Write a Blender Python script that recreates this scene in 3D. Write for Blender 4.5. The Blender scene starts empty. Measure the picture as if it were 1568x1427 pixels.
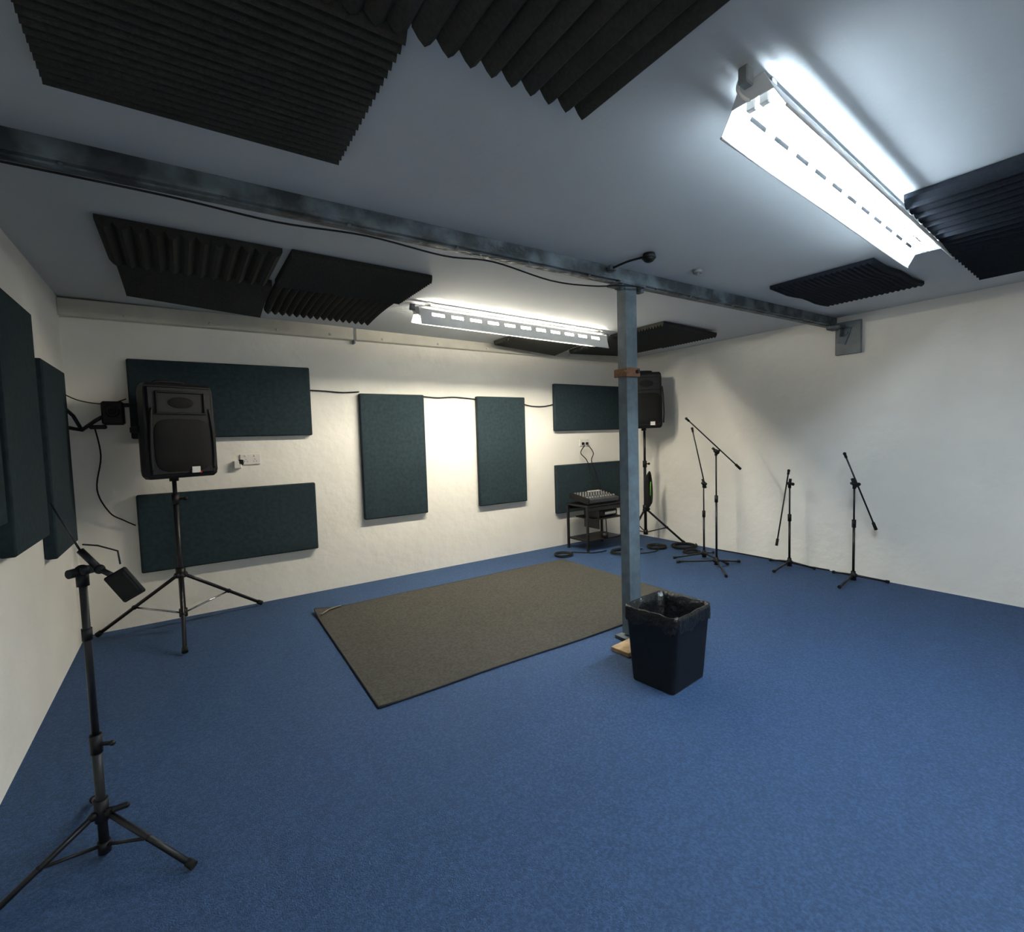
import bpy, math, random
from mathutils import Vector, Matrix
random.seed(4)
SC=bpy.context.scene
COL=SC.collection

# ------------------------------------------------------------ materials
def mat(name,col,rough=0.6,metal=0.0,var=0.0,scale=20.0,bump=0.0,bscale=80.0,bdist=0.01,spec=0.5,emit=None,col2=None,detail=4,ramp=(.35,.65)):
    m=bpy.data.materials.new(name);m.use_nodes=True
    nt=m.node_tree;b=nt.nodes['Principled BSDF']
    b.inputs['Roughness'].default_value=rough
    b.inputs['Metallic'].default_value=metal
    b.inputs['Specular IOR Level'].default_value=spec
    tc=nt.nodes.new('ShaderNodeTexCoord')
    n=nt.nodes.new('ShaderNodeTexNoise');n.inputs['Scale'].default_value=scale;n.inputs['Detail'].default_value=detail
    nt.links.new(tc.outputs['Object'],n.inputs['Vector'])
    r=nt.nodes.new('ShaderNodeValToRGB')
    c=list(col)
    lo=[max(0,x*(1-var)) for x in c];hi=[min(1,x*(1+var)) for x in (col2 or c)]
    r.color_ramp.elements[0].position=ramp[0];r.color_ramp.elements[1].position=ramp[1]
    r.color_ramp.elements[0].color=(*lo,1);r.color_ramp.elements[1].color=(*hi,1)
    nt.links.new(n.outputs['Fac'],r.inputs['Fac'])
    nt.links.new(r.outputs['Color'],b.inputs['Base Color'])
    if bump>0:
        n2=nt.nodes.new('ShaderNodeTexNoise');n2.inputs['Scale'].default_value=bscale;n2.inputs['Detail'].default_value=3
        nt.links.new(tc.outputs['Object'],n2.inputs['Vector'])
        bp=nt.nodes.new('ShaderNodeBump');bp.inputs['Strength'].default_value=bump;bp.inputs['Distance'].default_value=bdist
        nt.links.new(n2.outputs['Fac'],bp.inputs['Height']);nt.links.new(bp.outputs['Normal'],b.inputs['Normal'])
    if emit:
        b.inputs['Emission Color'].default_value=(*emit[0],1);b.inputs['Emission Strength'].default_value=emit[1]
    return m
M_wall=mat('wall_plaster',(.88,.855,.79),.75,var=.025,scale=2.5,bump=.35,bscale=9,bdist=.02)
M_wallL=mat('wall_plaster_left',(.89,.87,.81),.75,var=.025,scale=2.5,bump=.35,bscale=9,bdist=.02)
M_ceil=mat('ceiling_paint_shaded',(.54,.57,.59),.8,var=.02,scale=2,bump=.1,bscale=40)  # grey-blue base: the weaker light up here is put into the colour
M_trim=mat('painted_trim',(.58,.56,.49),.6,var=.06,scale=6,bump=.2,bscale=30)
M_carpet=mat('blue_carpet',(.021,.051,.118),.8,var=.12,scale=95,bump=.8,bscale=200,bdist=.006,spec=.3,detail=10,col2=(.030,.068,.148),ramp=(.42,.68))
M_rug=mat('rug_pile',(.055,.053,.045),.95,var=.2,scale=60,bump=.8,bscale=200,bdist=.005,spec=.1,detail=8)
M_rugedge=mat('rug_edging',(.018,.018,.018),.8,var=.1)
M_rugback=mat('rug_backing',(.16,.14,.10),.9,var=.1)
M_panel=mat('panel_fabric',(.0135,.025,.031),.9,var=.2,scale=30,bump=.4,bscale=250,bdist=.002,spec=.25)
M_foam=mat('acoustic_foam',(.040,.040,.036),.95,var=.15,scale=90,bump=.5,bscale=300,bdist=.002,spec=.15)
M_foamB=mat('acoustic_foam_dark',(.014,.017,.023),.95,var=.15,scale=90,bump=.5,bscale=300,bdist=.002,spec=.15)
M_steel=mat('painted_steel',(.092,.125,.145),.5,var=.2,scale=14,bump=.3,bscale=25,spec=.5)
M_beam=mat('beam_paint',(.040,.052,.060),.5,var=.3,scale=7,bump=.6,bscale=14,bdist=.02,col2=(.12,.15,.17),ramp=(.42,.72))
M_white=mat('white_enamel',(.82,.84,.86),.35,var=.02)
M_plastic_w=mat('white_plastic',(.8,.78,.73),.4,var=.02)
M_black=mat('black_plastic',(.006,.006,.007),.5,var=.2,scale=60,bump=.15,bscale=400,bdist=.001,spec=.25)
M_blackm=mat('black_metal',(.008,.008,.010),.4,var=.2,scale=40,spec=.35)
M_rubber=mat('black_rubber',(.008,.008,.008),.8,var=.1,spec=.3)
M_bin=mat('bin_plastic',(.011,.012,.014),.5,var=.15,scale=30,bump=.1,bscale=200,bdist=.001,spec=.25)
M_bag=mat('bin_liner',(.007,.008,.009),.3,var=.2,scale=40,bump=.9,bscale=28,bdist=.012,spec=.4)
M_wood=mat('plywood',(.34,.23,.12),.7,var=.2,scale=25)
M_rust=mat('rusty_clamp',(.14,.058,.022),.6,metal=.3,var=.3,scale=60)
M_grille=mat('speaker_grille',(.0045,.0045,.005),.7,metal=.0,var=.3,scale=250,bump=.5,bscale=500,bdist=.002,spec=.2)
M_label=mat('white_label',(.8,.8,.8),.4,var=.02)
M_mixer=mat('mixer_face',(.045,.05,.055),.4,var=.15,scale=50)
M_knob=mat('grey_knob',(.3,.3,.3),.4,var=.1)
M_green=mat('green_cable',(.2,.6,.05),.5,var=.1)
M_chrome=mat('chrome',(.6,.6,.6),.2,metal=1.0,var=.05)
M_grey=mat('grey_board',(.19,.21,.215),.7,var=.15,scale=8)
M_tube=mat('fluorescent_tube',(1,1,1),.5,var=0,emit=((.74,.89,1.0),158))
M_tubeW=mat('fluorescent_tube_warm',(1,1,1),.5,var=0,emit=((1.0,.92,.75),205))
M_tubeFill=mat('added_fill_tube',(1,1,1),.5,var=0,emit=((1.0,.95,.85),125))  # glow of the added fill fixture behind the camera
M_red=mat('red_dot',(.5,.02,.02),.5,var=0)

# ------------------------------------------------------------ mesh builder
class MB:
    def __init__(s): s.v=[];s.f=[];s.fm=[];s.fs=[];s.mats=[]
    def mi(s,m):
        if m not in s.mats: s.mats.append(m)
        return s.mats.index(m)
    def add(s,vs,fs,m,smooth=False,T=None):
        o=len(s.v)
        for p in vs:
            p=Vector(p)
            s.v.append(T@p if T is not None else p)
        k=s.mi(m)
        for f in fs:
            s.f.append([o+i for i in f]);s.fm.append(k);s.fs.append(smooth)
    def box(s,c,d,m,T=None,rz=0,R=None,ch=0.0):
        # chamfered box
        x,y,z=d[0]/2,d[1]/2,d[2]/2
        L=Matrix.Translation(Vector(c))@(R.to_4x4() if R is not None else Matrix.Rotation(rz,4,'Z'))
        if T is not None: L=T@L
        if ch<=0:
            vs=[(a*x,b*y,cc*z) for a in(-1,1) for b in(-1,1) for cc in(-1,1)]
            fs=[(0,1,3,2),(4,6,7,5),(0,4,5,1),(2,3,7,6),(0,2,6,4),(1,5,7,3)]
            s.add(vs,fs,m,False,L);return
        ch=min(ch,x*.9,y*.9,z*.9)
        vs=[];idx={}
        for a in(-1,1):
            for b in(-1,1):
                for cc in(-1,1):
                    idx[(a,b,cc)]=len(vs)
                    vs+= [(a*x,b*(y-ch),cc*(z-ch)),(a*(x-ch),b*y,cc*(z-ch)),(a*(x-ch),b*(y-ch),cc*z)]
        fs=[]
        def q(keys,k): return [idx[kk]+k for kk in keys]
        for a in(-1,1): fs.append(q([(a,-1,-1),(a,1,-1),(a,1,1),(a,-1,1)],0))
        for b in(-1,1): fs.append(q([(-1,b,-1),(1,b,-1),(1,b,1),(-1,b,1)],1))
        for cc in(-1,1): fs.append(q([(-1,-1,cc),(1,-1,cc),(1,1,cc),(-1,1,cc)],2))
        for a in(-1,1):
            for b in(-1,1): fs.append([idx[(a,b,-1)],idx[(a,b,1)],idx[(a,b,1)]+1,idx[(a,b,-1)]+1])
        for a in(-1,1):
            for cc in(-1,1): fs.append([idx[(a,-1,cc)],idx[(a,1,cc)],idx[(a,1,cc)]+2,idx[(a,-1,cc)]+2])
        for b in(-1,1):
            for cc in(-1,1): fs.append([idx[(-1,b,cc)]+1,idx[(1,b,cc)]+1,idx[(1,b,cc)]+2,idx[(-1,b,cc)]+2])
        for k in idx.values(): fs.append([k,k+1,k+2])
        s.add(vs,fs,m,False,L)
    def cyl(s,p1,p2,r1,m,r2=None,n=14,T=None,caps=True):
        p1,p2=Vector(p1),Vector(p2);r2=r1 if r2 is None else r2
        d=(p2-p1).normalized();a=d.orthogonal().normalized();b=d.cross(a)
        vs=[];
        for p,r in((p1,r1),(p2,r2)):
            for i in range(n):
                t=2*math.pi*i/n;vs.append(p+a*math.cos(t)*r+b*math.sin(t)*r)
        s.add(vs,[(i,(i+1)%n,n+(i+1)%n,n+i) for i in range(n)],m,True,T)
        if caps: s.add(vs,[list(range(n))[::-1],list(range(n,2*n))],m,False,T)
    def path(s,pts,r,m,n=8,T=None,sub=6,smooth=True):
        P=[Vector(p) for p in pts]
        if smooth and len(P)>2:
            Q=[]
            for i in range(len(P)-1):
                p0=P[max(i-1,0)];p1=P[i];p2=P[i+1];p3=P[min(i+2,len(P)-1)]
                for k in range(sub):
                    t=k/sub
                    Q.append(.5*((2*p1)+(-p0+p2)*t+(2*p0-5*p1+4*p2-p3)*t*t+(-p0+3*p1-3*p2+p3)*t**3))
            Q.append(P[-1]);P=Q
        vs=[];a=None
        for i,p in enumerate(P):
            d=(P[min(i+1,len(P)-1)]-P[max(i-1,0)]).normalized()
            if a is None: a=d.orthogonal().normalized()
            a=(a-d*a.dot(d)); a=a.normalized() if a.length>1e-5 else d.orthogonal().normalized()
            b=d.cross(a)
            for k in range(n):
                t=2*math.pi*k/n;vs.append(p+a*math.cos(t)*r+b*math.sin(t)*r)
        fs=[]
        for i in range(len(P)-1):
            for k in range(n): fs.append((i*n+k,i*n+(k+1)%n,(i+1)*n+(k+1)%n,(i+1)*n+k))
        fs.append(list(range(n))[::-1]);fs.append([ (len(P)-1)*n+k for k in range(n)])
        s.add(vs,fs,m,True,T)
    def sph(s,c,r,m,T=None,n=14,h=8,sc=(1,1,1)):
        vs=[];
        for j in range(h+1):
            ph=math.pi*j/h
            for i in range(n):
                t=2*math.pi*i/n
                vs.append((c[0]+r*sc[0]*math.sin(ph)*math.cos(t),c[1]+r*sc[1]*math.sin(ph)*math.sin(t),c[2]+r*sc[2]*math.cos(ph)))
        s.add(vs,[(j*n+i,j*n+(i+1)%n,(j+1)*n+(i+1)%n,(j+1)*n+i) for j in range(h) for i in range(n)],m,True,T)
    def obj(s,name,bevel=0):
        lo=Vector([min(v[i] for v in s.v) for i in range(3)]);hi=Vector([max(v[i] for v in s.v) for i in range(3)])
        c=Vector(((lo.x+hi.x)/2,(lo.y+hi.y)/2,lo.z))
        me=bpy.data.meshes.new(name)
        me.from_pydata([v-c for v in s.v],[],s.f)
        for m in s.mats: me.materials.append(m)
        me.polygons.foreach_set('material_index',s.fm)
        me.polygons.foreach_set('use_smooth',s.fs)
        import bmesh
        bm=bmesh.new();bm.from_mesh(me);bmesh.ops.remove_doubles(bm,verts=bm.verts,dist=1e-6);bmesh.ops.recalc_face_normals(bm,faces=bm.faces);bm.to_mesh(me);bm.free()
        o=bpy.data.objects.new(name,me);o.location=c;COL.objects.link(o)
        if bevel:
            b=o.modifiers.new('b','BEVEL');b.width=bevel;b.segments=2;b.limit_method='ANGLE'
        return o

# ------------------------------------------------------------ room
XL,XR,YB,YF=-.68,5.20,4.81,-2.2
def zc(x): return 2.505-.0125*(x-XL)
def slab(name,c,d,m):
    b=MB();b.box(c,d,m);return b.obj(name)
slab('floor',((XL+XR)/2,(YB+YF)/2,-.05),(XR-XL+.4,YB-YF+.4,.1),M_carpet)
slab('wall_back',((XL+XR)/2,YB+.1,1.3),(XR-XL+.4,.2,2.6),M_wall)
slab('wall_front',((XL+XR)/2,YF-.1,1.3),(XR-XL+.4,.2,2.6),M_wall)
slab('wall_left',(XL-.1,(YB+YF)/2,1.3),(.2,YB-YF,2.6),M_wallL)
slab('wall_right',(XR+.1,(YB+YF)/2,1.3),(.2,YB-YF,2.6),M_wall)
b=MB()
x0,x1,y0,y1=XL-.2,XR+.2,YF-.2,YB+.2
b.add([(x0,y0,zc(x0)),(x1,y0,zc(x1)),(x1,y1,zc(x1)),(x0,y1,zc(x0)),(x0,y0,zc(x0)+.15),(x1,y0,zc(x1)+.15),(x1,y1,zc(x1)+.15),(x0,y1,zc(x0)+.15)],
 [(0,1,2,3),(4,7,6,5),(0,4,5,1),(1,5,6,2),(2,6,7,3),(3,7,4,0)],M_ceil)
b.obj('ceiling')
b=MB();b.box(((XL+1.42)/2,YB-.035,2.43),(1.42-XL,.07,.125),M_trim,ch=.006)
b.box((1.425,YB-.036,2.42),(.012,.074,.17),M_grey)
for x in(-.3,.25,.75,1.2): b.sph((x,YB-.072,2.40),.012,M_trim)
b.obj('trim_1')
b=MB();b.box(((1.44+XR)/2,YB-.03,2.425),(XR-1.44,.06,.11),M_trim,ch=.006)
for x in(1.7,2.3,2.9,3.5,4.1): b.sph((x,YB-.062,2.40),.012,M_trim)
b.obj('trim_2')

# ------------------------------------------------------------ acoustic wall panels
def panel_back(x0,x1,z0,z1,t=.055):
    b=MB();b.box(((x0+x1)/2,YB-t/2,(z0+z1)/2),(x1-x0,t,z1-z0),M_panel,ch=.008);b.obj('acoustic_panel',.004)
for a in[(-.315,1.005,1.472,2.085),(-.315,1.005,.42,1.035),(1.45,2.12,.63,1.865),(2.755,3.41,.63,1.865),(3.865,5.08,1.46,2.045),(3.865,5.08,.42,1.03)]: panel_back(*a)
def panel_left(y0,y1,z0,z1,t=.06):
    b=MB();b.box((XL+t/2,(y0+y1)/2,(z0+z1)/2),(t,y1-y0,z1-z0),M_panel,ch=.008);b.obj('acoustic_panel',.004)
for a in[(2.1,2.88,1.10,2.25),(2.96,3.61,.94,2.13),(3.76,4.41,.78,1.92)]: panel_left(*a)

# ------------------------------------------------------------ ceiling foam
def foam(x0,x1,y0,y1,ridge='X',pitch=.04,m=None,base=.022,amp=.028,drop=None,shear=None,name='acoustic_foam_tile'):
    m=m or M_foam
    nr=max(2,round(((y1-y0) if ridge=='X' else (x1-x0))/pitch))
    A=[i/(4*nr) for i in range(4*nr+1)]; Bp=[j/8 for j in range(9)]
    drop=drop or (lambda u,v:0)
    U,V=(Bp,A) if ridge=='X' else (A,Bp)
    vs=[];nu,nv=len(U),len(V)
    PR=[0,.62,1,.62]
    for lay in(0,1):
        for i,u in enumerate(U):
            for j,v in enumerate(V):
                x=x0+(x1-x0)*u;y=y0+(y1-y0)*v
                if shear: y+=shear*(x-x0)
                k=j if ridge=='X' else i
                z=zc(x)-.003-drop(u,v)
                if lay: z-=base+amp*PR[k%4]
                vs.append((x,y,z))
    I=lambda l,i,j:l*nu*nv+i*nv+j
    fs=[]
    for i in range(nu-1):
        for j in range(nv-1):
            fs.append((I(0,i,j),I(0,i,j+1),I(0,i+1,j+1),I(0,i+1,j)))
            fs.append((I(1,i,j),I(1,i+1,j),I(1,i+1,j+1),I(1,i,j+1)))
    for i in range(nu-1):
        for j in(0,nv-1): fs.append((I(0,i,j),I(0,i+1,j),I(1,i+1,j),I(1,i,j)))
    for j in range(nv-1):
        for i in(0,nu-1): fs.append((I(0,i,j),I(0,i,j+1),I(1,i,j+1),I(1,i,j)))
    b=MB();b.add(vs,fs,m);b.obj(name)
foam(-.27,.55,.58,1.265,'Y',.06,shear=-.03)
foam(-.27,.55,1.27,1.965,'X',.034,shear=-.03)
foam(.555,1.175,.55,1.23,'Y',.066,amp=.036)
foam(-.28,.53,3.02,3.62,'Y',.068,amp=.034)
foam(-.25,.56,3.625,4.25,'X',.034,drop=lambda u,v:.05*v*v*(.4+u))
foam(.575,1.43,3.00,3.60,'X',.034)
foam(.585,1.41,3.605,4.22,'Y',.05,drop=lambda u,v:.035*v*v)
foam(2.9,3.75,4.16,4.6,'X',.034,drop=lambda u,v:.05*u*v)
foam(3.82,4.66,3.06,3.75,'X',.034,drop=lambda u,v:.02*u)
foam(3.85,4.72,3.755,4.45,'X',.034,drop=lambda u,v:.04*(1-u)*v)
foam(3.64,4.52,1.31,1.96,'X',.034,m=M_foamB,amp=.012,drop=lambda u,v:.012*math.sin(u*6)**2)
foam(2.82,3.72,.25,.90,'Y',.085,m=M_foamB,shear=.085,amp=.036)
foam(3.725,4.64,.25,.98,'Y',.085,m=M_foamB,shear=.06,amp=.036)
foam(2.82,3.72,-.46,.245,'X',.034,m=M_foamB,shear=.085)
foam(3.725,4.64,-.46,.245,'X',.034,m=M_foamB,shear=.06)

# ------------------------------------------------------------ steel beam + post
def ybm(x): return 2.37-(x-XL)*(.22/(XR-XL))      # near face of the beam
def ZB(x): return zc(x)-.082
b=MB()
def lay(o,w,dz0,dz1,top=False):
    vs=[]
    for x in(XL,XR):
        y=ybm(x)+o
        for yy in(y,y+w):
            for z in(ZB(x)+dz0,(zc(x)-.001 if top else ZB(x)+dz1)): vs.append((x,yy,z))
    b.add(vs,[(0,1,3,2),(4,6,7,5),(0,4,5,1),(2,3,7,6),(0,2,6,4),(1,5,7,3)],M_beam)
lay(0,.092,0,.012)
lay(.012,.066,.012,0,True)
lay(.028,.035,-.008,0)
for x in[ -.3,.2,.7,1.25,1.7,2.15,2.75,3.1,3.6,4.1,4.6]: b.cyl((x,ybm(x)+.015,ZB(x)-.009),(x,ybm(x)+.015,ZB(x)),.009,M_steel,n=6)
b.obj('ceiling_beam')
b=MB();b.box((XR-.02,2.055,2.225),(.035,.21,.30),M_grey,ch=.004)
b.box((XR-.10,2.13,2.325),(.12,.12,.04),M_beam,ch=.01)
b.cyl((XR-.06,2.07,2.27),(XR-.03,2.07,2.27),.022,M_steel,n=6)
b.box((XR-.07,2.10,2.28),(.06,.012,.08),M_steel);b.box((XR-.043,2.08,2.25),(.012,.07,.16),M_steel,R=Matrix.Rotation(.35,3,'X'))
b.obj('beam_bearing_bracket')
b=MB();px,py=2.49,2.29
zb=ZB(px)-.008
PH=zb-.012;hz=PH/2+.018
b.box((px,py-.034,hz),(.102,.008,PH-.04),M_steel)
b.box((px,py+.034,hz),(.102,.008,PH-.04),M_steel)
b.box((px-.047,py,hz),(.008,.060,PH-.04),M_steel)
b.box((px+.047,py,hz),(.008,.060,PH-.04),M_steel)
b.box((px,py,zb-.009),(.24,.12,.014),M_beam)
b.box((px-.085,py-.02,zb-.030),(.05,.05,.03),M_beam,ch=.004);b.box((px+.095,py-.02,zb-.030),(.05,.05,.03),M_beam,ch=.004)
for dx in(-.09,.09): b.cyl((px+dx,py-.045,zb-.052),(px+dx,py-.045,zb-.002),.010,M_steel,n=6)
b.box((px-.01,py-.01,.012),(.17,.15,.024),M_beam)
b.box((px-.155,py-.12,.015),(.20,.14,.03),M_wood,rz=.10,ch=.003)
b.box((px-.01,py-.05,1.80),(.13,.02,.06),M_rust,ch=.004);b.box((px-.066,py,1.80),(.02,.11,.055),M_rust,ch=.004)
b.cyl((px-.10,py-.05,1.80),(px-.05,py-.05,1.80),.012,M_rust,n=8);b.cyl((px+.02,py-.08,1.805),(px+.02,py-.045,1.805),.012,M_rubber)
b.obj('steel_support_post')

b=MB()
P=[(-.6,0,-.014),(0,0,-.018),(.4,0,-.035),(.8,0,-.016),(1.2,.0,-.038),(1.5,0,-.018),(1.9,0,-.06),(2.2,-.03,-.055),(2.36,-.11,-.05),(2.48,-.13,-.045),(2.58,-.09,-.03)]
b.path([(x,ybm(x)+.07+dy,ZB(x)+dz) for x,dy,dz in P],.0048,M_rubber)
b.obj('electrical_cable')
b=MB();zt=zc(2.37)
b.path([(2.30,2.22,zt-.03),(2.32,2.12,zt-.02),(2.35,2.03,zt-.018)],.007,M_rubber)
b.cyl((2.37,2.0,zt-.03),(2.37,2.0,zt-.002),.042,M_black,r2=.034);b.sph((2.37,2.0,zt-.03),.036,M_black,sc=(1,1,.7))
b.box((2.30,2.235,zt-.03),(.05,.03,.03),M_beam,ch=.004)
b.obj('security_camera')
b=MB();x=2.88;b.cyl((x,2.03,zc(x)-.022),(x,2.03,zc(x)-.002),.026,M_grey,r2=.034,n=20);b.sph((x,2.03,zc(x)-.022),.014,M_grey)
b.obj('smoke_detector')

# ------------------------------------------------------------ fluorescent fittings
def fixture(cx,cy,rz,mt,length=2.04,zoff=.014,roll=0.0):
    T=Matrix.Translation((cx,cy,zc(cx)))@Matrix.Rotation(.0125,4,'Y')@Matrix.Rotation(rz,4,'Z')
    b=MB();h=length/2
    for x in(-.93,.93):
        b.box((x,0,-zoff/2-.002),(.03,.05,zoff),M_chrome,T=T)
    T=T@Matrix.Translation((0,0,-zoff))@Matrix.Rotation(roll,4,'X')
    b.box((0,0,-.015),(length-.04,.05,.03),M_white,T=T,ch=.004)
    zt=-.024
    HW,DR=.062,.115
    for sy in(-1,1):
        def pt(x,s): return (x,sy*(.036+s*HW),zt-s*DR)
        def quad(xa,xb,sa,sb):
            p=[Vector(pt(xa,sa)),Vector(pt(xb,sa)),Vector(pt(xb,sb)),Vector(pt(xa,sb))]
            v=p+[q+Vector((0,sy*.0014,.001)) for q in p]
            b.add(v,[(0,1,2,3),(4,7,6,5),(0,4,5,1),(1,5,6,2),(2,6,7,3),(3,7,4,0)],M_white,T=T)
        s0,s1=(.26,.37) if roll==0 else (.22,.42)
        quad(-h,h,0,s0);quad(-h,h,s1,1)
        per=.172;n=int(length/per);st=-h+(length-n*per)/2
        quad(-h,st+.03,s0,s1)
        for i in range(n):
            xa=st+i*per+.03+.108
            xb=st+(i+1)*per+.03 if i<n-1 else h
            quad(xa,xb,s0,s1)
        b.cyl(T@Vector(pt(-h,1)),T@Vector(pt(h,1)),.004,M_white,n=8)
    for sy in(-.02,.02):
        b.cyl((-h+.05,sy,zt-.040),(h-.05,sy,zt-.040),.0125,mt,T=T,n=8,caps=False)
        for sx in(-1,1):
            b.box((sx*(h-.04),sy,zt-.030),(.022,.028,.055),M_plastic_w,T=T,ch=.003)
    for sx in(-1,1):
        v=[(sx*h,-.036,zt+.01),(sx*h,.036,zt+.01),(sx*h,.064,zt-.05),(sx*h,-.064,zt-.05)]
        v+= [(p[0]+sx*.003,p[1],p[2]) for p in v]
        b.add(v,[(0,1,2,3),(4,7,6,5),(0,4,5,1),(1,5,6,2),(2,6,7,3),(3,7,4,0)],M_white,T=T)
        b.box((sx*(h+.04),0,-.025),(.04,.03,.05),M_grey,T=T,ch=.004)
        b.path([(sx*(h+.05),0,-.01),(sx*(h+.03),.03,-.04),(sx*(h+.0),.01,-.07),(sx*(h-.02),0,-.04)],.005,M_plastic_w,T=T)
    return b.obj('fluorescent_light_fixture')
fixture(2.50,.925,.072,M_tube)
fixture(2.60,3.62,.02,M_tubeW,zoff=.028,roll=math.radians(13))
fixture(1.3,-1.25,.0,M_tubeFill)  # unseen fixture added behind the camera to brighten the left wall

# ------------------------------------------------------------ rug
b=MB()
rx0,rx1,ry0,ry1=.80,3.48,2.48,4.22
n=24;vs=[];fs=[]
def XY(x,y): # slightly out of square
    return (x+(.05*((y-ry0)/(ry1-ry0))-.02)*(rx1-x)/(rx1-rx0), y+.006*math.sin(x*5))
def rz_(x,y):
    d=(x-rx0)+(ry1-y)
    return .012+(max(0,.22-d)**1.3)*.2
for i in range(n*2+1):
    for j in range(n+1):
        x=rx0+(rx1-rx0)*(i/(2*n));y=ry0+(ry1-ry0)*(j/n)
        vs.append((*XY(x,y),rz_(x,y)))
for i in range(n*2):
    for j in range(n):
        a=i*(n+1)+j;fs.append((a,a+n+1,a+n+2,a+1))
b.add(vs,fs,M_rug,True)
vs2=[(p[0],p[1],p[2]-.010) for p in vs];b.add(vs2,[f[::-1] for f in fs],M_rugback,True)
def epath(pts): b.path([(*XY(x,y),rz_(x,y)-.004) for x,y in pts],.007,M_rugedge,n=6,smooth=False)
N=20
epath([(rx0+(rx1-rx0)*i/N,ry0) for i in range(N+1)]);epath([(rx0+(rx1-rx0)*i/N,ry1) for i in range(N+1)])
epath([(rx0,ry0+(ry1-ry0)*i/N) for i in range(N+1)]);epath([(rx1,ry0+(ry1-ry0)*i/N) for i in range(N+1)])
b.path([(rx0+.05,ry1-.16,.03),(rx0+.14,ry1-.07,.03),(rx0+.24,ry1-.02,.02)],.006,M_rugback,n=6)
b.obj('area_rug')

# ------------------------------------------------------------ waste bin
def bin_():
    T=Matrix.Translation((2.235,1.785,0))@Matrix.Rotation(math.radians(6),4,'Z')
    b=MB()
    def ring(w,d,r,z,n=5):
        pts=[]
        for (sx,sy,a0) in((1,1,0),(-1,1,90),(-1,-1,180),(1,-1,270)):
            for k in range(n+1):
                a=math.radians(a0+90*k/n);pts.append((sx*(w/2-r)+r*math.cos(a),sy*(d/2-r)+r*math.sin(a),z))
        out=[]
        for i,p in enumerate(pts):
            q=pts[(i+1)%len(pts)];out.append(p)
            L=math.hypot(q[0]-p[0],q[1]-p[1])
            if L>.08:
                for k in range(1,8): t=k/8;out.append((p[0]+(q[0]-p[0])*t,p[1]+(q[1]-p[1])*t,z))
        return out
    def loft(rings,m,smooth=False,cap0=False,cap1=False):
        vs=[p for r in rings for p in r];n=len(rings[0]);fs=[]
        for i in range(len(rings)-1):
            for k in range(n): fs.append((i*n+k,i*n+(k+1)%n,(i+1)*n+(k+1)%n,(i+1)*n+k))
        b.add(vs,fs,m,smooth,T)
        if cap0: b.add(rings[0],[list(range(n))],m,False,T)
        if cap1: b.add(rings[-1],[list(range(n))],m,False,T)
    H=.425
    loft([ring(.32,.26,.02,0.0),ring(.325,.265,.022,.01),ring(.355,.325,.03,H-.05),ring(.362,.332,.03,H-.048),ring(.364,.334,.03,H),ring(.35,.32,.028,H),ring(.34,.31,.028,H-.05),ring(.30,.25,.02,.012)],M_bin,True,True,True)
    def wav(r,a,inw=0):
        out=[]
        for i,(x,y,z) in enumerate(r):
            k=1+inw*(.6*math.sin(i*1.3)+.4*math.sin(i*2.9+1))
            out.append((x*k,y*k,z+a*math.sin(i*.9)+a*.7*math.sin(i*2.1+2)))
        return out
    loft([wav(ring(.372,.342,.034,H-.075),.014,.006),wav(ring(.373,.343,.034,H-.045),.006,.006),wav(ring(.372,.342,.034,H-.015),.002,.003),wav(ring(.368,.338,.034,H+.006),.002),wav(ring(.345,.315,.03,H+.004),.003),
          wav(ring(.325,.295,.03,H-.05),.006,.03),wav(ring(.30,.27,.03,H-.12),.012,.06),wav(ring(.26,.24,.03,H-.2),.02,.09),wav(ring(.18,.16,.02,H-.27),.02,.1)],M_bag,True,False,True)
    b.obj('waste_bin')
bin_()

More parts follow.
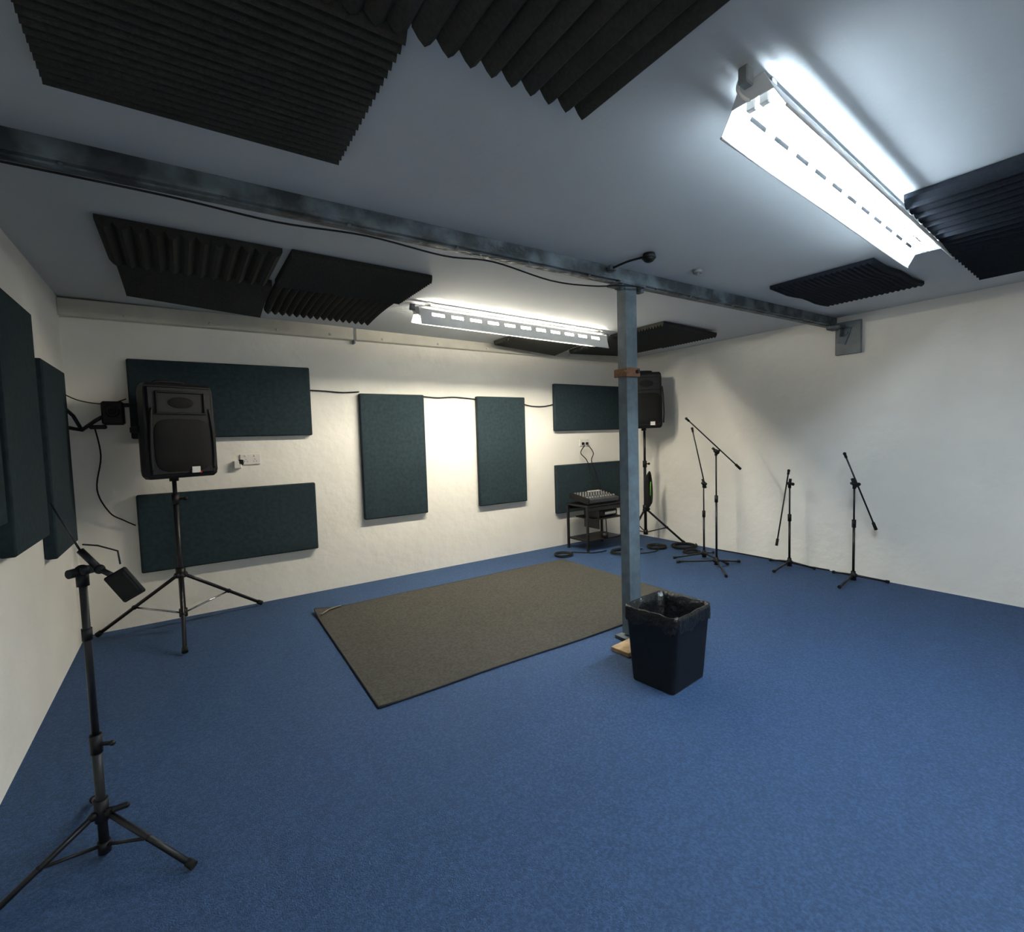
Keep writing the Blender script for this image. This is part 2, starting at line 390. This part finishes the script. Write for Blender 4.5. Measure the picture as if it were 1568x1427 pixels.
# ------------------------------------------------------------ loudspeaker + stand
def speaker(x,y,z0,rz,h=.68,w=.44,d=.36,name='loudspeaker'):
    T=Matrix.Translation((x,y,z0))@Matrix.Rotation(rz,4,'Z')   # front faces -Y
    b=MB()
    prof=[(-w/2,-d/2),(w/2,-d/2),(w/2*.99,-d/2+.10),(w/2*.66,d/2-.02),(w/2*.5,d/2),(-w/2*.5,d/2),(-w/2*.66,d/2-.02),(-w/2*.99,-d/2+.10)]
    lv=[(0,.90),(.02,.98),(.05,1),(h*.5,1.0),(h*.62,.985),(h-.06,.97),(h-.02,.94),(h,.86)]
    vs=[(px*s,py*s,z) for z,s in lv for px,py in prof];n=len(prof);fs=[]
    for i in range(len(lv)-1):
        for k in range(n): fs.append((i*n+k,i*n+(k+1)%n,(i+1)*n+(k+1)%n,(i+1)*n+k))
    fs.append(list(range(n))[::-1]);fs.append([(len(lv)-1)*n+k for k in range(n)])
    b.add(vs,fs,M_black,False,T)
    f=-d/2
    b.box((0,f-.004,h/2),(w*.91,.02,h*.92),M_black,T=T,ch=.012)
    # woofer grille: broad shallow pressed-metal panel
    vs=[];N=32
    for k,(rr,dy) in enumerate([(1,0),(.95,-.007),(.6,-.012),(.25,-.014)]):
        for i in range(N):
            t=2*math.pi*i/N;c,s_=math.cos(t),math.sin(t)
            e=.45
            vs.append((.185*rr*math.copysign(abs(c)**e,c),f-.014+dy,.235+.19*rr*math.copysign(abs(s_)**e,s_)))
    fs=[(k*N+i,k*N+(i+1)%N,(k+1)*N+(i+1)%N,(k+1)*N+i) for k in range(3) for i in range(N)]+[[3*N+i for i in range(N)]]
    b.add(vs,fs,M_grille,True,T)
    hw,hh=.15,.07;zq=h-.14
    for a,c in(((0,-hh-.006),(2*hw+.03,.014)),((0,hh+.006),(2*hw,.014))):
        b.box((0,f-.018,zq+a[1]),(c[0],.018,.014),M_black,T=T,ch=.004)
    for sx in(-1,1): b.box((sx*(hw+.004),f-.018,zq),(.014,.018,2*hh+.02),M_black,T=T,ch=.004)
    b.sph((0,f-.008,zq),.06,M_grille,T=T,sc=(1.7,.2,.8))
    for sx in(-1,1):
        b.box((sx*(w/2-.004),-d/2+.16,h*.52),(.03,.14,.05),M_rubber,T=T,ch=.01)
        b.path([(sx*.20,f-.012,.06),(sx*.205,f-.016,.22),(sx*.195,f-.016,.42),(sx*.185,f-.012,.5)],.010,M_black,T=T)
    b.path([(-.09,-.02,h-.005),(-.085,-.02,h+.022),(.085,-.02,h+.022),(.09,-.02,h-.005)],.012,M_black,T=T)
    b.box((.07,f-.022,.055),(.055,.012,.045),M_label,T=T);b.box((.10,f-.026,.035),(.012,.006,.012),M_red,T=T)
    b.cyl((0,0,-.03),(0,0,.01),.03,M_black,T=T,n=16)
    return b.obj(name)
def spk_stand(x,y,ztop,feet,zc0=.446):
    b=MB()
    b.cyl((x,y,.12),(x,y,.98),.0185,M_blackm);b.cyl((x,y,.98),(x,y,ztop-.03),.015,M_blackm)
    b.cyl((x,y,.97),(x,y,1.05),.026,M_black);b.cyl((x+.02,y,1.01),(x+.06,y-.01,1.01),.008,M_black);b.sph((x+.065,y-.01,1.01),.016,M_black)
    b.cyl((x,y,zc0-.03),(x,y,zc0+.04),.032,M_black);b.cyl((x,y,.11),(x,y,.17),.028,M_black)
    b.cyl((x-.01,y-.02,zc0),(x-.02,y-.07,zc0),.007,M_black);b.sph((x-.02,y-.075,zc0),.016,M_black)
    for fx,fy in feet:
        t=Vector((x,y,zc0));g=Vector((fx,fy,.022));d=(g-t)
        s=t+d.normalized()*.03
        b.path([s,t+d*.25,t+d*.97],.013,M_blackm,smooth=False)
        b.cyl(t+d*.95,g,.018,M_rubber,r2=.02)
        m=t+d*.56
        b.cyl((x+(m.x-x)*.05,y+(m.y-y)*.05,.14),m,.007,M_chrome if fy>4.65 and fx<1 else M_blackm,n=8)
        b.sph(m,.018,M_black)
        b.sph(s,.024,M_black)
    return b.obj('speaker_stand')
spk_stand(-.06,4.46,1.175,[(.50,4.72),(-.60,4.70),(-.06,3.92)])
speaker(-.06,4.46,1.176,math.radians(22),w=.46)
spk_stand(4.85,4.2,1.46,[(5.12,3.82),(5.03,4.62),(4.40,4.14)])
speaker(4.84,4.2,1.461,math.radians(-38),w=.38)
b=MB()
for k in range(5):
    x,y,z=4.80,4.14,.86
    pts=[(x+.035*math.cos(t)+.008*k-.02,y+.035*math.sin(t)*.3-.03-.006*k,z-.20+.2*math.sin(t)+.015*k) for t in [i*2*math.pi/14 for i in range(15)]]
    b.path(pts,.008,M_rubber,n=6,sub=2)
b.path([(4.84,4.10,.82),(4.82,4.09,.70),(4.83,4.10,.58)],.008,M_green,n=6)
b.obj('coiled_cable')

# ------------------------------------------------------------ microphone stands
CR=Vector((.83,-.558,0))
def micstand(x,y,zp,feet,up,dn,z0=.07):
    b=MB()
    b.cyl((x,y,.03),(x,y,.60*zp),.0105,M_blackm);b.cyl((x,y,.6*zp),(x,y,zp),.0075,M_blackm)
    b.cyl((x,y,.57*zp),(x,y,.57*zp+.07),.017,M_black)
    b.cyl((x,y,z0-.045),(x,y,z0+.035),.024,M_black,r2=.018)
    for fx,fy in feet:
        g=Vector((fx,fy,.016));t=Vector((x,y,z0));d=g-t
        b.cyl(t,t+d*.95,.0095,M_blackm,n=10);b.cyl(t+d*.92,g,.0135,M_rubber,r2=.015)
        b.sph(t+d*.06,.018,M_black)
    p=Vector((x,y,zp+.015))
    b.cyl((x,y,zp-.03),(x,y,zp+.01),.014,M_black);b.sph(p,.022,M_black)
    b.cyl(p+Vector((-.02,-.03,0)),p+Vector((.02,.03,0)),.014,M_black);b.sph(p+Vector((-.03,-.045,0)),.016,M_black)
    A=p+CR*up[0]+Vector((0,0,up[1]));B=p+CR*dn[0]+Vector((0,0,dn[1]))
    b.cyl(A,B,.0068,M_blackm,n=10)
    d=(A-B).normalized()
    b.cyl(B,B+d*.07,.013,M_rubber)
    b.cyl(A-d*.04,A,.011,M_black);b.sph(A,.014,M_black)
    b.cyl(p-d*.035,p+d*.05,.013,M_black)
    b.obj('microphone_stand')
micstand(4.50,2.97,1.18,[(4.23,2.69),(4.83,2.92),(4.33,3.33)],(-.30,.34),(.25,-.19))
micstand(4.68,3.24,.82,[(4.44,3.46),(4.98,3.33),(4.64,2.93)],(-.12,.60),(.02,-.05))
micstand(5.0,2.49,.84,[(4.72,2.50),(5.12,2.30),(5.12,2.75)],(-.01,.13),(-.13,-.62))
micstand(4.95,1.905,.88,[(4.66,1.90),(5.14,1.70),(5.12,2.14)],(-.09,.27),(.20,-.42))

# ------------------------------------------------------------ foreground tripod stand with tablet clamp
b=MB();x,y=-.30,2.15
b.cyl((x,y,.02),(x,y,.40),.0145,M_blackm);b.cyl((x,y,.40),(x,y,.985),.0115,M_blackm)
b.cyl((x,y,.365),(x,y,.43),.018,M_black);b.cyl((x,y,.395),(x+.04,y-.02,.395),.007,M_black);b.sph((x+.045,y-.023,.395),.010,M_black)
b.cyl((x,y,.76),(x,y,.80),.015,M_black)
b.cyl((x,y,.125),(x,y,.20),.021,M_black);b.cyl((x,y,.16),(x+.05,y-.03,.165),.008,M_black);b.box((x+.055,y-.035,.168),(.05,.02,.018),M_black,ch=.006)
b.cyl((x,y,.01),(x,y,.05),.019,M_black)
for fx,fy in[(-.045,1.89),(-.585,2.0),(-.37,2.50)]:
    t=Vector((x,y,.165));g=Vector((fx,fy,.014));d=g-t
    b.cyl(t,t+d*.95,.010,M_blackm,n=10);b.cyl(t+d*.93,g,.013,M_rubber,r2=.014)
    m=t+d*.52
    b.cyl((x,y,.035),m,.006,M_blackm,n=8);b.sph(m,.011,M_black)
    b.sph(t+d*.08,.015,M_black)
p=Vector((x,y,.975))
b.cyl(p+Vector((0,0,-.03)),p+Vector((0,0,.02)),.018,M_black);b.sph(p+Vector((0,0,.02)),.022,M_black)
b.cyl(p+Vector((-.03,-.03,.02)),p+Vector((.03,.03,.02)),.015,M_black)
b.sph(p+Vector((.015,-.04,.03)),.016,M_black)
q1=p+CR*-.085+Vector((0,0,.25));q2=p+CR*.06+Vector((0,0,.025))
b.cyl(q1,p+CR*.0+Vector((0,0,.09)),.0035,M_blackm,n=8);b.cyl(p+Vector((0,0,.09)),q2,.011,M_blackm)
b.cyl(q2,p+CR*.105+Vector((0,0,.0)),.009,M_blackm);b.sph(q2,.016,M_black)
R=Matrix.Rotation(math.radians(-34),3,'Z')@Matrix.Rotation(math.radians(-28),3,'Y')@Matrix.Rotation(math.radians(12),3,'X')
b.box(p+CR*.14+Vector((0,0,-.03)),(.085,.014,.105),M_black,R=R,ch=.005)
b.box(p+CR*.14+Vector((-.004,-.01,-.03)),(.07,.008,.085),M_rubber,R=R,ch=.003)
b.path([p+CR*.01+Vector((0,0,.11)),p+CR*.06+Vector((0,0,.105)),p+CR*.125+Vector((0,0,.085)),p+CR*.13+Vector((0,0,.04))],.003,M_blackm,n=6,smooth=False)
b.obj('tripod_stand')

# ------------------------------------------------------------ wall-mounted bracket left corner
b=MB();x,y,z=-.40,4.62,1.66
b.box((XL+.01,y,z-.02),(.02,.05,.14),M_blackm,ch=.003)
b.path([(XL+.02,y,z-.10),(-.58,y-.02,z-.12),(-.50,y,z-.05),(x-.04,y,z-.01)],.014,M_blackm,smooth=False)
b.path([(XL+.02,y,z+.03),(XL+.06,y-.02,z-.02),(-.58,y-.02,z-.12)],.012,M_blackm,smooth=False)
b.box((x,y,z),(.13,.10,.17),M_black,ch=.012);b.box((x+.08,y+.0,z+.06),(.08,.03,.03),M_black,ch=.006)
b.box((x-.09,y-.02,z-.10),(.10,.04,.03),M_black,ch=.008)
b.cyl((x,y-.05,z+.01),(x,y-.075,z+.01),.04,M_black,r2=.035);b.sph((x,y-.075,z+.01),.025,M_grille,sc=(1,.4,1))
b.obj('wall_mount_bracket')
b=MB()
b.path([(-.52,4.70,1.56),(-.50,4.72,1.35),(-.54,4.75,1.1),(-.48,4.77,.92),(-.40,4.775,.85),(-.33,4.78,.80)],.005,M_rubber)
b.obj('electrical_cable')
b=MB();b.path([(XL+.01,4.5,1.80),(-.6,4.76,1.76),(-.45,4.79,1.74),(-.33,4.79,1.78)],.004,M_rubber);b.obj('electrical_cable')
yy=YB-.012
b=MB();b.path([(1.005,yy,1.885),(1.15,yy,1.88),(1.3,yy,1.872),(1.46,yy,1.882)],.006,M_rubber);b.obj('electrical_cable')
b=MB();b.path([(2.12,yy,1.852),(2.3,yy,1.842),(2.5,yy,1.852),(2.76,yy,1.835)],.006,M_rubber);b.obj('electrical_cable')
b=MB();b.path([(3.41,yy,1.79),(3.55,yy,1.765),(3.72,yy,1.765),(3.87,yy,1.79)],.006,M_rubber);b.obj('electrical_cable')

def socket(x,z,plug=((-.035,0),(.035,0)),ps=.03):
    b=MB();b.box((x,YB-.006,z),(.156,.012,.092),M_plastic_w,ch=.003)
    for dx in(-.035,.035):
        b.box((x+dx,YB-.014,z+.030),(.014,.006,.016),M_plastic_w,ch=.001)
        for k in((-.011,-.018),(.011,-.018),(0,0)): b.box((x+dx+k[0],YB-.0125,z+k[1]),(.004,.002,.007),M_rubber)
    for dx,dz in plug:
        b.box((x+dx,YB-.025,z+dz-.012),(ps,.03,ps*1.1),M_black,ch=.006)
    return b
b=socket(.49,1.275,((-.075,-.01),),.04);b.box((.39,YB-.02,1.235),(.06,.04,.07),M_plastic_w,ch=.006)
b.obj('power_socket')
b=socket(4.38,1.30);b.obj('power_socket')
b=MB();b.path([(4.35,YB-.045,1.26),(4.26,YB-.07,1.17),(4.34,YB-.085,1.08),(4.40,YB-.09,.95),(4.42,4.70,.75),(4.45,4.69,.62)],.006,M_rubber)
b.path([(4.42,YB-.045,1.26),(4.48,YB-.07,1.16),(4.43,YB-.085,1.06),(4.5,YB-.09,.9),(4.62,4.70,.5),(4.66,4.70,.02)],.006,M_rubber)
b.obj('electrical_cable')

# ------------------------------------------------------------ equipment rack table + mixer
b=MB();tx,ty=4.22,4.46;W,D,H=.60,.38,.56
for sx in(-1,1):
    for sy in(-1,1): b.box((tx+sx*(W/2-.015),ty+sy*(D/2-.015),H/2),(.028,.028,H),M_blackm,ch=.003)
for z in(.13,.38): b.box((tx+.06 if z>.2 else tx,ty,z),(W-.16 if z>.2 else W-.03,D-.02,.018),M_blackm,ch=.003)
b.box((tx,ty,H-.01),(W,D,.022),M_blackm,ch=.004)
for sy in(-1,1): b.box((tx,ty+sy*(D/2-.015),H-.05),(W-.03,.018,.05),M_blackm,ch=.003)
b.box((tx+.08,ty-.03,.44),(.30,.26,.07),M_black,ch=.006);b.box((tx+.10,ty-.17,.44),(.18,.01,.03),M_knob)
b.box((tx-.10,ty-.05,.41),(.012,.26,.30),M_blackm)
b.cyl((tx+.02,ty-.15,.139),(tx+.02,ty-.15,.20),.04,M_black)
b.obj('equipment_table')
b=MB();T=Matrix.Translation((tx-.01,ty-.01,.588))@Matrix.Rotation(math.radians(9),4,'X')
b.box((0,0,.045),(.50,.34,.05),M_mixer,T=T,ch=.006)
for sx in(-1,1): b.box((sx*.255,0,.045),(.014,.35,.075),M_black,T=T,ch=.004)
for i in range(11):
    for j in range(6):
        if j>1: b.cyl((-.22+i*.044,-.12+j*.048,.068),(-.22+i*.044,-.12+j*.048,.084),.007,M_knob,T=T,n=8)
    b.box((-.22+i*.044,-.10,.078),(.012,.022,.016),M_knob,T=T)
b.box((.12,.15,.072),(.2,.03,.01),M_plastic_w,T=T)
b.box((0,.0,.012),(.46,.30,.025),M_black,T=T)
b.obj('audio_mixer')

# ------------------------------------------------------------ floor cables
def coil(x,y,r,n=4,tail=None,seed=0):
    rnd=random.Random(seed);b=MB();pts=[]
    for i in range(n*14):
        t=i*2*math.pi/14;rr=r*(1+.12*math.sin(t*.63+seed))
        pts.append((x+rr*math.cos(t),y+rr*.9*math.sin(t),.009+.0045*(i/14)+.004*rnd.random()))
    if tail:
        pts+= [(a,c,.009) for a,c in tail]
    b.path(pts,.007,M_rubber,n=6,sub=2);b.obj('coiled_cable')
coil(3.62,4.36,.10,4,[(3.8,4.40),(3.95,4.22),(4.15,4.2)],1)
coil(4.22,4.02,.12,4,[(4.4,3.95),(4.55,4.0)],2)
coil(4.98,3.72,.14,6,None,3)
coil(4.72,3.92,.11,5,[(4.55,3.8),(4.35,3.85)],4)
coil(4.82,3.50,.09,4,None,6)
b=MB();b.path([(5.185,2.2,.008),(5.18,2.5,.008),(5.185,2.8,.008),(5.18,3.1,.008),(5.16,3.4,.008)],.006,M_rubber);b.obj('electrical_cable')

# ------------------------------------------------------------ world + camera
w=bpy.data.worlds.new('w');SC.world=w;w.use_nodes=True;w.node_tree.nodes['Background'].inputs[0].default_value=(.5,.6,.8,1);w.node_tree.nodes['Background'].inputs[1].default_value=.3
cd=bpy.data.cameras.new('camera');cam=bpy.data.objects.new('camera',cd);COL.objects.link(cam);SC.camera=cam
cd.sensor_fit='HORIZONTAL';cd.sensor_width=36;cd.lens=36*749.9/1568;cd.clip_start=.02
cam.matrix_world=Matrix.Translation((0,0,1.4))@Matrix.Rotation(math.radians(-33.91),4,'Z')@Matrix.Rotation(math.radians(90-3.38),4,'X')@Matrix.Rotation(math.radians(-1.70),4,'Z')
try: SC.view_settings.view_transform='Standard'
except Exception as e: print(e)
